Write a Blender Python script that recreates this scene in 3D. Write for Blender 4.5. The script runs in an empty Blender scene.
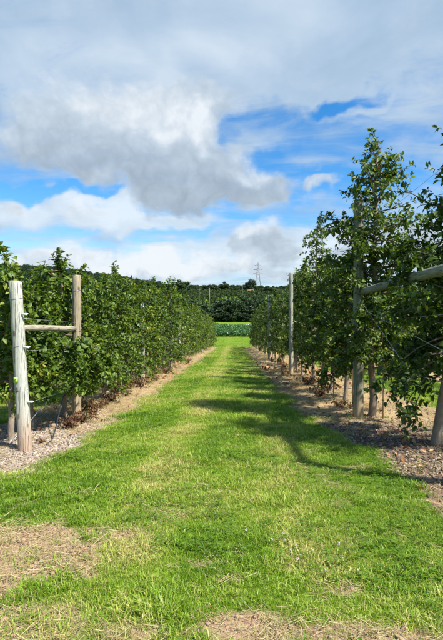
import bpy, math, random
import numpy as np
from mathutils import Vector

PI = math.pi
R = math.radians
SC = bpy.context.scene
COL = SC.collection

# ------------------------------------------------------------------ camera
F_PX = 470.0                     # focal length in photograph pixels (443 x 640)
cam_d = bpy.data.cameras.new('camera')
cam_d.sensor_fit = 'VERTICAL'
cam_d.sensor_height = 36.0
cam_d.lens = 36.0 * F_PX / 640.0
cam_d.clip_start = 0.05
cam_d.clip_end = 5000.0
cam = bpy.data.objects.new('camera', cam_d)
COL.objects.link(cam)
cam.location = (0, 0, 1.5)
cam.rotation_euler = (R(90.0), 0, math.atan(12.5 / F_PX))
SC.camera = cam

# ------------------------------------------------------------------ sun, sky, exposure
SUN_EL, SUN_AZ = R(51.0), R(121.0)          # azimuth clockwise from +Y (aisle direction)
sun_d = bpy.data.lights.new('sun', 'SUN')
sun_d.energy = 4.2
sun_d.angle = R(2.5)
sun_d.color = (1.0, 0.95, 0.86)
sun = bpy.data.objects.new('sun', sun_d)
COL.objects.link(sun)
sdir = Vector((math.sin(SUN_AZ) * math.cos(SUN_EL), math.cos(SUN_AZ) * math.cos(SUN_EL), math.sin(SUN_EL)))
sun.rotation_euler = (-sdir).to_track_quat('-Z', 'Y').to_euler()
sun.location = sdir * 60

SC.view_settings.view_transform = 'Standard'
SC.view_settings.look = 'None'
SC.view_settings.gamma = 1.0
SC.view_settings.use_curve_mapping = False
SC.view_settings.exposure = 1.2

SC.render.engine = 'CYCLES'
SC.cycles.use_denoising = True
SC.cycles.max_bounces = 8
SC.cycles.diffuse_bounces = 3
SC.cycles.transmission_bounces = 4
SC.cycles.glossy_bounces = 2
SC.cycles.transparent_max_bounces = 4
SC.cycles.sample_clamp_indirect = 4.0


class NG:
    """small helper around a node tree"""
    def __init__(self, tree):
        self.t = tree
        tree.nodes.clear()

    def n(self, kind, ins=None, **props):
        nd = self.t.nodes.new(kind)
        for k, v in props.items():
            setattr(nd, k, v)
        for k, v in (ins or {}).items():
            s = nd.inputs[k]
            if isinstance(v, bpy.types.NodeSocket):
                self.t.links.new(v, s)
            else:
                s.default_value = v
        return nd

    def math(self, op, a, b=0.0, c=0.0, clamp=False):
        nd = self.t.nodes.new('ShaderNodeMath')
        nd.operation = op
        nd.use_clamp = clamp
        for i, v in enumerate((a, b, c)):
            if isinstance(v, bpy.types.NodeSocket):
                self.t.links.new(v, nd.inputs[i])
            else:
                nd.inputs[i].default_value = v
        return nd.outputs[0]

    def smooth(self, x, lo, hi, a=0.0, b=1.0):
        nd = self.t.nodes.new('ShaderNodeMapRange')
        nd.interpolation_type = 'SMOOTHSTEP'
        self.t.links.new(x, nd.inputs[0])
        for i, v in enumerate((lo, hi, a, b)):
            nd.inputs[i + 1].default_value = v
        return nd.outputs[0]

    def mix(self, f, a, b, blend='MIX'):
        nd = self.t.nodes.new('ShaderNodeMix')
        nd.data_type = 'RGBA'
        nd.blend_type = blend
        nd.clamp_factor = True
        for s, v in ((nd.inputs[0], f), (nd.inputs[6], a), (nd.inputs[7], b)):
            if isinstance(v, bpy.types.NodeSocket):
                self.t.links.new(v, s)
            elif s.type == 'RGBA':
                s.default_value = (*v[:3], 1.0)
            else:
                s.default_value = v
        return nd.outputs[2]

    def noise(self, vec, scale, detail=4.0, rough=0.55, dist=0.0, out='Fac'):
        nd = self.n('ShaderNodeTexNoise', {'Scale': scale, 'Detail': detail, 'Roughness': rough, 'Distortion': dist})
        if vec is not None:
            self.t.links.new(vec, nd.inputs['Vector'])
        return nd.outputs[out]

    def ramp(self, f, stops):
        nd = self.t.nodes.new('ShaderNodeValToRGB')
        el = nd.color_ramp.elements
        while len(el) < len(stops):
            el.new(0.5)
        for e, (p, c) in zip(el, stops):
            e.position = p
            e.color = (*c, 1.0)
        self.t.links.new(f, nd.inputs[0])
        return nd.outputs[0]


world = bpy.data.worlds.new('World')
SC.world = world
world.use_nodes = True
g = NG(world.node_tree)
d = g.n('ShaderNodeTexCoord').outputs['Generated']
sky = g.n('ShaderNodeTexSky', sky_type='NISHITA', sun_disc=False, sun_elevation=SUN_EL, sun_rotation=SUN_AZ,
          altitude=200.0, air_density=1.0, dust_density=0.5, ozone_density=2.0)
skyc = g.n('ShaderNodeHueSaturation', {'Saturation': 1.42, 'Value': 1.10, 'Color': sky.outputs[0]}).outputs[0]
xyz = g.n('ShaderNodeSeparateXYZ', {0: d})
dz = g.math('MAXIMUM', xyz.outputs[2], 0.0)
inv = g.math('DIVIDE', 1.0, g.math('ADD', dz, 0.22))
p = g.n('ShaderNodeCombineXYZ', {0: g.math('MULTIPLY', xyz.outputs[0], inv), 1: g.math('MULTIPLY', xyz.outputs[1], inv), 2: 0.37}).outputs[0]


def warped(vec, scale, amount, detail):
    """direction pushed about by noise, so that cloud outlines billow"""
    c = g.noise(vec, scale, detail, 0.55, out='Color')
    c = g.n('ShaderNodeVectorMath', {0: c, 1: (0.5, 0.5, 0.5)}, operation='SUBTRACT').outputs[0]
    c = g.n('ShaderNodeVectorMath', {0: c, 1: (amount * 1.3, amount, amount)}, operation='MULTIPLY').outputs[0]
    return g.n('ShaderNodeVectorMath', {0: vec, 1: c}, operation='ADD').outputs[0]


dw = warped(warped(d, 7.0, 0.13, 3.0), 26.0, 0.035, 5.0)


def blob(px, py, rx, ry, lo=0.0, hi=0.75):
    """soft ellipsoid of directions round the direction seen at photograph pixel (px, py)"""
    v = Vector(((px - 234) / F_PX, 1.0, (320 - py) / F_PX))
    k = v.length
    c = v / k
    s = Vector((rx / F_PX / k, 0.6, ry / F_PX / k))
    m = g.n('ShaderNodeMapping', {'Vector': dw, 'Location': (-c.x / s.x, -c.y / s.y, -c.z / s.z), 'Scale': (1 / s.x, 1 / s.y, 1 / s.z)})
    gr = g.n('ShaderNodeTexGradient', {'Vector': m.outputs[0]}, gradient_type='SPHERICAL')
    return g.smooth(gr.outputs[1], lo, hi)


def total(items):
    acc = None
    for (px, py, rx, ry, w) in items:
        t = g.math('MULTIPLY', blob(px, py, rx, ry), w)
        acc = t if acc is None else g.math('ADD', acc, t)
    return acc


# high thin veil and wisps
wisp_v = g.n('ShaderNodeMapping', {'Vector': p, 'Scale': (1.0, 2.6, 1.0), 'Rotation': (0, 0, 0.35)}).outputs[0]
wisp = g.noise(wisp_v, 2.4, 8.0, 0.58, 0.6)
veil_b = total([(120, 40, 360, 110, 0.30), (350, 30, 300, 75, 0.30), (410, 130, 130, 40, 0.10), (336, 99, 46, 16, -0.30), (300, 84, 24, 10, 0.2), (350, 112, 40, 9, 0.15), (300, 188, 56, 30, -0.34), (370, 178, 70, 20, -0.14),
                (18, 184, 60, 13, -0.30), (98, 190, 50, 12, -0.32), (150, 238, 120, 16, -0.16), (262, 158, 60, 16, -0.14), (280, 128, 70, 18, -0.12),
                (50, 212, 130, 24, 0.34), (165, 220, 90, 12, 0.20), (420, 240, 140, 60, 0.12), (220, 262, 330, 40, 0.30)])
veil = g.smooth(g.math('ADD', wisp, veil_b), 0.32, 0.78, 0.0, 0.90)
veil_l = g.math('ADD', g.noise(p, 3.0, 6.0, 0.5, 0.4), total([(70, 55, 200, 70, 0.16), (260, 20, 160, 50, 0.12), (50, 210, 110, 26, 0.35), (165, 222, 100, 16, 0.3), (30, 150, 120, 40, -0.15), (420, 60, 120, 60, -0.10), (220, 258, 330, 40, 0.30)]))
veil_c = g.ramp(veil_l, [(0.25, (0.38, 0.525, 0.68)), (0.55, (0.51, 0.65, 0.80)), (0.95, (0.84, 0.93, 1.0))])
# heaped clouds with crisp billowed edges
n1 = g.math('ADD', 0.5, g.math('MULTIPLY', g.math('SUBTRACT', g.noise(p, 2.6, 10.0, 0.60, 0.2), 0.5), 1.5))
heap_b = total([(140, 128, 140, 62, 0.54), (185, 135, 62, 52, 0.40), (60, 140, 150, 46, 0.34), (200, 190, 120, 36, 0.54), (150, 180, 110, 36, 0.38), (256, 194, 48, 22, 0.32),
                (100, 262, 110, 22, 0.50), (190, 268, 110, 16, 0.40), (262, 246, 46, 26, 0.55), (255, 272, 90, 12, 0.4), (325, 188, 22, 11, 0.30), (20, 268, 80, 20, 0.40),
                (420, 250, 120, 40, 0.35), (0, 205, 46, 16, 0.35), 
                (300, 150, 110, 34, -0.20), (335, 100, 60, 20, -0.2), (150, 236, 200, 12, -0.25), (60, 190, 90, 14, -0.25)])
dens = g.math('ADD', n1, heap_b)
alpha = g.smooth(dens, 0.50, 0.95, 0.0, 0.92)
puff_v = warped(d, 7.0, 0.05, 4.0)
puff = g.math('ABSOLUTE', g.math('SUBTRACT', g.noise(puff_v, 17.0, 4.0, 0.5), 0.5))
puff2 = g.math('ABSOLUTE', g.math('SUBTRACT', g.noise(puff_v, 38.0, 4.0, 0.5), 0.5))
shade = total([
    (205, 202, 130, 30, -0.24), (120, 176, 150, 34, -0.14), (20, 160, 120, 30, -0.10), (150, 108, 100, 34, 0.24), (208, 128, 34, 34, 0.30), (185, 120, 50, 26, 0.16),
    (245, 172, 40, 14, 0.26), (110, 258, 170, 28, 0.42), (255, 234, 34, 12, 0.34), (268, 254, 40, 14, -0.10), (200, 268, 140, 20, 0.26),
    (60, 208, 110, 28, 0.26), (325, 184, 22, 10, 0.2), (60, 60, 160, 60, 0.2)])
lum = g.math('ADD', g.math('ADD', 0.40, shade), g.math('ADD', g.math('MULTIPLY', puff, 1.25), g.math('MULTIPLY', puff2, 0.35)))
edge = g.math('MULTIPLY', g.smooth(dens, 0.60, 0.95, 1.0, 0.0), 0.16)
lum = g.math('ADD', lum, edge)
cloud = g.ramp(lum, [(0.0, (0.34, 0.41, 0.48)), (0.35, (0.46, 0.55, 0.645)), (0.65, (0.60, 0.70, 0.80)), (1.0, (0.90, 0.95, 1.0))])
sc1 = g.n('ShaderNodeVectorMath', {0: veil_c, 3: 5.05}, operation='SCALE').outputs[0]
sc2 = g.n('ShaderNodeVectorMath', {0: cloud, 3: 5.05}, operation='SCALE').outputs[0]
final = g.mix(alpha, g.mix(veil, skyc, sc1), sc2)
bg = g.n('ShaderNodeBackground', {'Color': final, 'Strength': 0.085})
g.n('ShaderNodeOutputWorld', {'Surface': bg.outputs[0]})
world.cycles.sampling_method = 'MANUAL'
world.cycles.sample_map_resolution = 512

# ------------------------------------------------------------------ numpy helpers
_tab = np.random.default_rng(5).random((256, 256))


def vnoise(x, y, s, seed=0):
    x = np.asarray(x, float) / s + seed * 17.31
    y = np.asarray(y, float) / s + seed * 9.77
    xi, yi = np.floor(x).astype(int), np.floor(y).astype(int)
    fx, fy = x - xi, y - yi
    fx, fy = fx * fx * (3 - 2 * fx), fy * fy * (3 - 2 * fy)
    a = _tab[xi % 256, yi % 256]; b = _tab[(xi + 1) % 256, yi % 256]
    c = _tab[xi % 256, (yi + 1) % 256]; e = _tab[(xi + 1) % 256, (yi + 1) % 256]
    return (a * (1 - fx) + b * fx) * (1 - fy) + (c * (1 - fx) + e * fx) * fy


def fbm(x, y, s, seed=0, o=4):
    t, w = 0.0, 0.0
    for k in range(o):
        t = t + vnoise(x, y, s / 2 ** k, seed + k) * 0.55 ** k
        w += 0.55 ** k
    return t / w


def sstep(a, b, x):
    t = np.clip((np.asarray(x, float) - a) / (b - a), 0, 1)
    return t * t * (3 - 2 * t)


_py = [-50, 0, 20, 40, 56, 62, 68, 76, 85, 96, 110, 130, 150, 170]
_pz = [1.7, 0, -.68, -1.36, -1.90, -2.03, -2.0, -1.78, -1.5, -1.0, -.35, .45, 1.0, 1.6]
_fy = np.linspace(-50, 170, 1101)
_fz = np.interp(_fy, _py, _pz)
_k = np.ones(41) / 41
_fz = np.convolve(np.pad(_fz, 20, mode='reflect', reflect_type='odd'), _k, 'valid')


def zg(x, y):
    x = np.asarray(x, float); y = np.asarray(y, float)
    base = np.interp(y, _fy, _fz)
    u = x / np.maximum(y, 1.0)
    crest = np.interp(u, [-0.8, -0.45, -0.30, -0.12, 0.0, 0.15, 0.6], [44, 41, 35, 25.0, 23.5, 22.0, 23.0])
    s = sstep(165, 400, y)
    far = base * (1 - s) + crest * s
    far = far + sstep(200, 300, y) * (fbm(x, y, 70, 3) - .5) * 4.0
    bump = (fbm(x, y, 1.1, 8) - .5) * 0.05 * (1 - sstep(30, 60, y))
    mound = 0.05 * np.exp(-((x + 2.98) / .55) ** 2) + 0.05 * np.exp(-((x - 2.5) / .6) ** 2)
    return far + bump + mound * (1 - sstep(58, 62, y)) * sstep(3.5, 5, y)


def Z(x, y):
    return float(zg(x, y))


def strip_mask(x, y):
    """herbicide strips along the rows: 0 grass .. 1 bare strip"""
    e = (fbm(x, y, 0.9, 21) - .5) * .55 + (fbm(x, y, 0.16, 33) - .5) * .22
    out = np.zeros_like(x)
    xl = np.where(y > 9, -2.12, -2.12 - .10 * sstep(9, 6.5, y))
    l = sstep(-.10, .10, (xl + e) - x) * sstep(-.10, .10, x - (-3.95 + e)) * sstep(-.25, .2, y + e - 4.95 + .9 * np.clip(x + 3.2, -1, 1.2) * 0)
    xr = np.where(y < 12, np.interp(y, [3, 4.7, 6.0, 6.8, 9, 12], [1.75, 1.78, 1.82, 1.52, 1.36, 1.24]), 1.2)
    r = sstep(-.10, .10, x - (xr + e)) * sstep(-.10, .10, (4.15 + e) - x) * sstep(-.2, .2, y + e - 3.75)
    out = np.maximum(l, r)
    for c in (-7.8, -12.6, 7.3, 12.1, 16.9):
        out = np.maximum(out, sstep(-.15, .15, .75 + e - np.abs(x - c)) * sstep(-.3, .3, y - 5.0))
    return out * (1 - sstep(59, 62, y + e * 3))


PATCH = [(-1.35, 3.22, .72, .40, 1.0), (-.95, 3.5, .40, .16, .8), (-1.75, 2.75, .6, .35, .9), (-1.1, 2.45, .35, .2, .65), (.02, 2.42, .26, .13, .95),
         (.72, 2.36, .35, .12, .9), (1.05, 2.30, .4, .12, .8), (-.2, 3.08, .14, .07, .8), (.63, 2.82, .12, .06, .8), (-.05, 2.9, .1, .05, .5), (.35, 3.1, .12, .06, .5),
         (-.45, 2.35, .25, .12, .8), (2.05, 4.05, .5, .45, .7), (-2.2, 3.3, .7, .5, .8), (1.5, 2.4, .5, .2, .6), (-.6, 3.9, .3, .12, .35), (0, 1.6, 2.5, .5, .6)]


def bare_mask(x, y):
    nz = (fbm(x, y, 0.55, 41) - .5) * 1.5 + (fbm(x, y, 0.10, 43) - .5) * .7
    out = np.zeros_like(x)
    for cx, cy, rx, ry, a in PATCH:
        q = np.sqrt(((x - cx) / rx) ** 2 + ((y - cy) / ry) ** 2) + nz
        out = np.maximum(out, a * sstep(1.15, .55, q))
    gen = sstep(.60, .75, fbm(x, y, .5, 55)) * .35 * (1 - sstep(5, 8, y))
    return np.maximum(out, gen)


def build_mesh(name, V, T, mat, attrs=None, smooth=False):
    V = np.asarray(V, np.float32); T = np.asarray(T, np.int32)
    k = T.shape[1]
    me = bpy.data.meshes.new(name)
    me.vertices.add(len(V)); me.vertices.foreach_set('co', V.ravel())
    me.loops.add(T.size); me.loops.foreach_set('vertex_index', T.ravel())
    me.polygons.add(len(T)); me.polygons.foreach_set('loop_start', np.arange(len(T), dtype=np.int32) * k)
    if smooth:
        me.polygons.foreach_set('use_smooth', np.ones(len(T), bool))
    me.update(calc_edges=True)
    for an, av in (attrs or {}).items():
        a = me.attributes.new(an, 'FLOAT', 'POINT')
        a.data.foreach_set('value', np.asarray(av, np.float32))
    if mat:
        me.materials.append(mat)
    return me


def put(name, data, parent=None, loc=(0, 0, 0), rotz=0.0, col=COL):
    o = bpy.data.objects.new(name, data)
    col.objects.link(o)
    o.location = loc
    o.rotation_euler = (0, 0, rotz)
    o.parent = parent
    return o


def tag(o, label=None, cat=None, group=None, kind=None):
    for k, v in (('label', label), ('category', cat), ('group', group), ('kind', kind)):
        if v:
            o[k] = v
    return o


class Geo:
    def __init__(self):
        self.v, self.t, self.n, self.a = [], [], 0, []

    def add(self, v, t, a=0.0):
        v = np.asarray(v, float); t = np.asarray(t, int)
        self.v.append(v); self.t.append(t + self.n); self.n += len(v)
        self.a.append(np.broadcast_to(np.asarray(a, float), (len(v),)).copy())

    def tube(self, P, rad, sides=8, a=0.0, cap=True):
        P = np.asarray(P, float); rad = np.broadcast_to(np.asarray(rad, float), (len(P),))
        tg = np.gradient(P, axis=0)
        tg /= np.linalg.norm(tg, axis=1)[:, None] + 1e-9
        ref = np.eye(3)[int(np.argmin(np.abs(tg).max(0) + .001 * np.arange(3)))]
        s = np.cross(tg, ref); s /= np.linalg.norm(s, axis=1)[:, None] + 1e-9
        b = np.cross(tg, s)
        th = np.arange(sides) * 2 * PI / sides
        ring = (s[:, None, :] * np.cos(th)[None, :, None] + b[:, None, :] * np.sin(th)[None, :, None]) * rad[:, None, None]
        V = (P[:, None, :] + ring).reshape(-1, 3)
        T = []
        m = len(P)
        for i in range(m - 1):
            for j in range(sides):
                q = (i * sides + j, i * sides + (j + 1) % sides, (i + 1) * sides + (j + 1) % sides, (i + 1) * sides + j)
                T += [(q[0], q[1], q[2]), (q[0], q[2], q[3])]
        if cap:
            V = np.vstack([V, P[:1], P[-1:]])
            c0, c1 = m * sides, m * sides + 1
            for j in range(sides):
                T += [(c0, (j + 1) % sides, j), (c1, (m - 1) * sides + j, (m - 1) * sides + (j + 1) % sides)]
        self.add(V, T, a)
        return self

    def box(self, c, h, a=0.0, rz=0.0):
        s = np.array([(i, j, k) for i in (-1, 1) for j in (-1, 1) for k in (-1, 1)], float) * np.asarray(h)
        cr, sr = math.cos(rz), math.sin(rz)
        s = np.stack([s[:, 0] * cr - s[:, 1] * sr, s[:, 0] * sr + s[:, 1] * cr, s[:, 2]], 1) + np.asarray(c)
        T = []
        for q in ((0, 1, 3, 2), (4, 6, 7, 5), (0, 4, 5, 1), (2, 3, 7, 6), (0, 2, 6, 4), (1, 5, 7, 3)):
            T += [(q[0], q[1], q[2]), (q[0], q[2], q[3])]
        self.add(s, T, a)
        return self

    def mesh(self, name, mat, smooth=False, attr='tint'):
        return build_mesh(name, np.vstack(self.v), np.vstack(self.t), mat, {attr: np.concatenate(self.a)}, smooth)


def unit(v):
    return v / (np.linalg.norm(v, axis=-1, keepdims=True) + 1e-9)


def leaf_geo(geo, P, D, N, L, W, tint, fold=.35, droop=.18):
    D = unit(D)
    S = unit(np.cross(D, N))
    N = np.cross(S, D)
    L = L[:, None]; W = W[:, None]
    v = np.stack([P, P + D * L * .48 - S * W + N * W * fold, P + D * L * .5 - N * L * .02,
                  P + D * L * .48 + S * W + N * W * fold, P + D * L - N * L * droop], 1)
    n = len(P)
    t = np.array([(0, 2, 1), (0, 3, 2), (1, 2, 4), (2, 3, 4)])
    T = (np.arange(n)[:, None, None] * 5 + t[None]).reshape(-1, 3)
    geo.add(v.reshape(-1, 3), T, np.repeat(tint, 5))


def leaf_fine(geo, P, D, N, L, W, tint, fold=.35, droop=.22):
    """elliptic leaf of eight triangles, folded along its midrib"""
    D = unit(D)
    S = unit(np.cross(D, N))
    N = np.cross(S, D)
    L = L[:, None]; W = W[:, None]
    up = N * W * fold
    v = np.stack([P, P + D * L * .30 - S * W * .88 + up, P + D * L * .32, P + D * L * .30 + S * W * .88 + up,
                  P + D * L * .66 - S * W * .86 + up - N * L * droop * .35, P + D * L * .68 - N * L * droop * .4,
                  P + D * L * .66 + S * W * .86 + up - N * L * droop * .35, P + D * L - N * L * droop], 1)
    t = np.array([(0, 2, 1), (0, 3, 2), (1, 2, 5), (1, 5, 4), (2, 3, 6), (2, 6, 5), (4, 5, 7), (5, 6, 7)])
    T = (np.arange(len(P))[:, None, None] * 8 + t[None]).reshape(-1, 3)
    geo.add(v.reshape(-1, 3), T, np.repeat(tint, 8))


# ------------------------------------------------------------------ materials
def new_mat(name):
    m = bpy.data.materials.new(name)
    m.use_nodes = True
    return m, NG(m.node_tree)


def leafy(name, stops, rough=.42, trans=.34, spec=.5, patch=None, inst=False, tmul=(1.5, 1.35, .5)):
    m, q = new_mat(name)
    at = q.n('ShaderNodeAttribute', attribute_name='tint').outputs['Fac']
    if inst:
        oi = q.n('ShaderNodeObjectInfo')
        at = q.math('ADD', q.math('MULTIPLY', at, .55), q.math('MULTIPLY', oi.outputs['Random'], .25))
        if patch:
            nz = q.noise(oi.outputs['Location'], patch, 4.0, .6)
            nz2 = q.noise(oi.outputs['Location'], patch * .22, 2.0, .5)
            at = q.math('ADD', at, q.math('MULTIPLY', q.math('SUBTRACT', q.math('ADD', nz, nz2), .88), 1.6))
            lx_ = q.n('ShaderNodeSeparateXYZ', {0: oi.outputs['Location']}).outputs[0]
            for track in (-.75, .65):      # paler worn wheel tracks of the mower
                off = q.math('ABSOLUTE', q.math('SUBTRACT', lx_, track))
                at = q.math('ADD', at, q.smooth(off, .12, .45, .34 if track < 0 else .16, 0))
    else:
        oi = q.n('ShaderNodeObjectInfo')
        at = q.math('ADD', at, q.math('MULTIPLY', q.math('SUBTRACT', oi.outputs['Random'], .5), .30))
    c = q.ramp(at, stops)
    b = q.n('ShaderNodeBsdfPrincipled', {'Base Color': c, 'Roughness': rough, 'Specular IOR Level': spec})
    tc = q.mix(1.0, c, tmul, 'MULTIPLY')
    t = q.n('ShaderNodeBsdfTranslucent', {'Color': tc})
    mx = q.n('ShaderNodeMixShader', {0: trans, 1: b.outputs[0], 2: t.outputs[0]})
    q.n('ShaderNodeOutputMaterial', {'Surface': mx.outputs[0]})
    return m


M = {}
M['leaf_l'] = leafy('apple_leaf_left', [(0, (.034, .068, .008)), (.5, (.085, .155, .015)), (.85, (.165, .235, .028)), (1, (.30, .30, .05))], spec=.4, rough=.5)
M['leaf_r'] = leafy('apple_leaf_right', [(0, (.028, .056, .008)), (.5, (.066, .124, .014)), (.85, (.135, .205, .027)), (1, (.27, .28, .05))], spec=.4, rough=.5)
M['wood_leaf'] = leafy('woodland_leaf', [(0, (.012, .030, .010)), (.6, (.024, .058, .014)), (1, (.05, .10, .02))], rough=.6, trans=.15)
M['crop_leaf'] = leafy('crop_leaf', [(0, (.035, .095, .030)), (.6, (.062, .165, .045)), (1, (.13, .25, .07))], rough=.5, trans=.2)
M['grass'] = leafy('grass_blade', [(0, (.050, .110, .004)), (.35, (.110, .215, .006)), (.65, (.195, .325, .012)), (.9, (.33, .40, .05)), (1, (.46, .42, .14))],
                   rough=.5, trans=.30, spec=.4, patch=1.7, inst=True, tmul=(1.3, 1.3, .5))
M['straw'] = leafy('straw_stalk', [(0, (.30, .21, .09)), (.5, (.50, .40, .20)), (1, (.66, .56, .33))], rough=.7, trans=.12, spec=.2, inst=True, tmul=(1, 1, .9))
M['weed'] = leafy('withered_leaf', [(0, (.045, .022, .013)), (.4, (.115, .052, .028)), (.7, (.21, .12, .06)), (.9, (.26, .18, .09)), (1, (.07, .10, .02))], rough=.7, trans=.15, spec=.2)
M['fallen'] = leafy('fallen_leaf', [(0, (.10, .04, .02)), (.5, (.34, .15, .06)), (1, (.55, .33, .16))], rough=.7, trans=.1, spec=.2, inst=True, tmul=(1, 1, .9))


def simple(name, col, rough=.7, spec=.3, metal=0.0, var=.25, scale=30.0, bump=0.0, stretch=None):
    m, q = new_mat(name)
    tc = q.n('ShaderNodeTexCoord').outputs['Object']
    v = tc
    if stretch:
        v = q.n('ShaderNodeMapping', {'Vector': tc, 'Scale': stretch}).outputs[0]
    nz = q.noise(v, scale, 5.0, .6)
    c = q.mix(nz, tuple(x * (1 - var) for x in col), tuple(min(1, x * (1 + var)) for x in col))
    b = q.n('ShaderNodeBsdfPrincipled', {'Base Color': c, 'Roughness': rough, 'Specular IOR Level': spec, 'Metallic': metal})
    if bump:
        bp = q.n('ShaderNodeBump', {'Height': nz, 'Strength': bump, 'Distance': .01})
        q.t.links.new(bp.outputs[0], b.inputs['Normal'])
    q.n('ShaderNodeOutputMaterial', {'Surface': b.outputs[0]})
    return m


def post_mat(name, c1, c2, foot=None, along='z'):
    m, q = new_mat(name)
    tc = q.n('ShaderNodeTexCoord').outputs['Object']
    v = q.n('ShaderNodeMapping', {'Vector': tc, 'Scale': (1, 1, .05) if along == 'z' else (1, .05, 1)}).outputs[0]
    grain = q.noise(v, 55.0, 6.0, .65, .3)
    blot = q.noise(tc, 2.6, 4.0, .6)
    c = q.mix(q.smooth(grain, .3, .7), c1, c2)
    c = q.mix(q.smooth(blot, .42, .70, 0, .7), c, tuple(x * .62 for x in c2))
    speck = q.noise(tc, 38.0, 4.0, .7)
    c = q.mix(q.smooth(speck, .58, .72, 0, .5), c, tuple(x * .45 for x in c1))
    v2 = q.n('ShaderNodeMapping', {'Vector': tc, 'Scale': (1, 1, .03) if along == 'z' else (1, .03, 1)}).outputs[0]
    crack = q.noise(v2, 90.0, 3.0, .5)
    c = q.mix(q.smooth(crack, .60, .67, 0, .85), c, (.08, .065, .045))
    vk = q.n('ShaderNodeMapping', {'Vector': tc, 'Scale': (4, 4, 2.2) if along == 'z' else (4, 2.2, 4)}).outputs[0]
    knot = q.n('ShaderNodeTexVoronoi', {'Vector': vk, 'Scale': 1.6}).outputs['Distance']
    c = q.mix(q.smooth(knot, .10, .17, .8, 0), c, (.10, .075, .05))
    if foot:
        z = q.n('ShaderNodeSeparateXYZ', {0: tc}).outputs[2]
        zz = q.math('ADD', z, q.math('MULTIPLY', q.math('SUBTRACT', blot, .5), .35))
        c = q.mix(q.smooth(zz, .06, .62, .75, 0), c, foot)
    b = q.n('ShaderNodeBsdfPrincipled', {'Base Color': c, 'Roughness': .85, 'Specular IOR Level': .2})
    h = q.math('ADD', grain, q.math('MULTIPLY', q.smooth(crack, .58, .67), -1.6))
    bp = q.n('ShaderNodeBump', {'Height': h, 'Strength': .9, 'Distance': .010})
    q.t.links.new(bp.outputs[0], b.inputs['Normal'])
    q.n('ShaderNodeOutputMaterial', {'Surface': b.outputs[0]})
    return m


M['post_pale'] = post_mat('pale_weathered_wood', (.40, .395, .34), (.53, .53, .475), (.40, .25, .16))
M['post_tan'] = post_mat('tan_weathered_wood', (.27, .22, .145), (.40, .335, .23), (.42, .30, .18))
M['post_grey'] = post_mat('grey_green_weathered_wood', (.17, .175, .12), (.27, .275, .20), (.40, .28, .16))
M['rail_tan'] = post_mat('tan_rail_wood', (.30, .26, .19), (.44, .39, .29), None, 'y')
M['rail_grey'] = post_mat('grey_rail_wood', (.16, .165, .12), (.26, .26, .19), None, 'y')
M['post_mid'] = post_mat('silver_green_weathered_wood', (.27, .28, .22), (.39, .40, .32), (.40, .28, .16))
M['post_top'] = simple('post_end_grain', (.30, .27, .17), .9, .1, var=.4)
M['bark'] = simple('apple_bark', (.26, .205, .155), .9, .15, var=.6, scale=22, bump=.9, stretch=(1, 1, .4))
M['bark_dark'] = simple('apple_limb_bark', (.16, .13, .10), .85, .2, var=.4, scale=20)
M['wire'] = simple('galvanised_wire', (.35, .36, .37), .45, .5, metal=.7)
M['hose'] = simple('black_plastic_hose', (.025, .028, .035), .45, .5)
M['stake'] = simple('bamboo_stake', (.30, .20, .10), .7, .3)
M['clip'] = simple('white_plastic', (.78, .80, .80), .4, .5, var=.05)
M['green_tag'] = simple('lime_green_plastic', (.42, .75, .10), .5, .4, var=.08)
M['dark_mark'] = simple('dark_print', (.03, .05, .02), .6, .3)
M['petal'] = simple('clover_petal', (.66, .60, .52), .8, .1, var=.15)
M['stem'] = simple('clover_stem', (.10, .22, .03), .6, .3)
M['steel'] = simple('grey_lattice_steel', (.24, .26, .28), .6, .4, metal=.3)
M['white_sheet'] = simple('white_sheeting', (.78, .79, .80), .6, .3, var=.08, scale=3)
M['earth'] = simple('tan_earth', (.20, .12, .06), .95, .1, var=.5, scale=1.2)


def apple_mat():
    m, q = new_mat('apple_skin')
    tc = q.n('ShaderNodeTexCoord').outputs['Object']
    nz = q.noise(tc, 14.0, 3.0)
    oi = q.n('ShaderNodeObjectInfo').outputs['Random']
    c = q.mix(q.smooth(q.math('ADD', nz, q.math('MULTIPLY', oi, .35)), .45, .8), (.30, .34, .10), (.42, .13, .07))
    b = q.n('ShaderNodeBsdfPrincipled', {'Base Color': c, 'Roughness': .35})
    q.n('ShaderNodeOutputMaterial', {'Surface': b.outputs[0]})
    return m


M['apple'] = apple_mat()


def chip_mat():
    m, q = new_mat('wood_chip')
    oi = q.n('ShaderNodeObjectInfo')
    x = q.n('ShaderNodeSeparateXYZ', {0: oi.outputs['Location']}).outputs[0]
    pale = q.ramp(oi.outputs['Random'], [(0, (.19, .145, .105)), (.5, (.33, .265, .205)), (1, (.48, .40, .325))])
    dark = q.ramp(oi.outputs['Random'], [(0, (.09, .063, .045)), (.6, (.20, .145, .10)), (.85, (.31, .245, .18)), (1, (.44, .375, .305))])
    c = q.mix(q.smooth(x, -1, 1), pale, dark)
    b = q.n('ShaderNodeBsdfPrincipled', {'Base Color': c, 'Roughness': .9, 'Specular IOR Level': .15})
    q.n('ShaderNodeOutputMaterial', {'Surface': b.outputs[0]})
    return m


M['chip'] = chip_mat()


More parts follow.
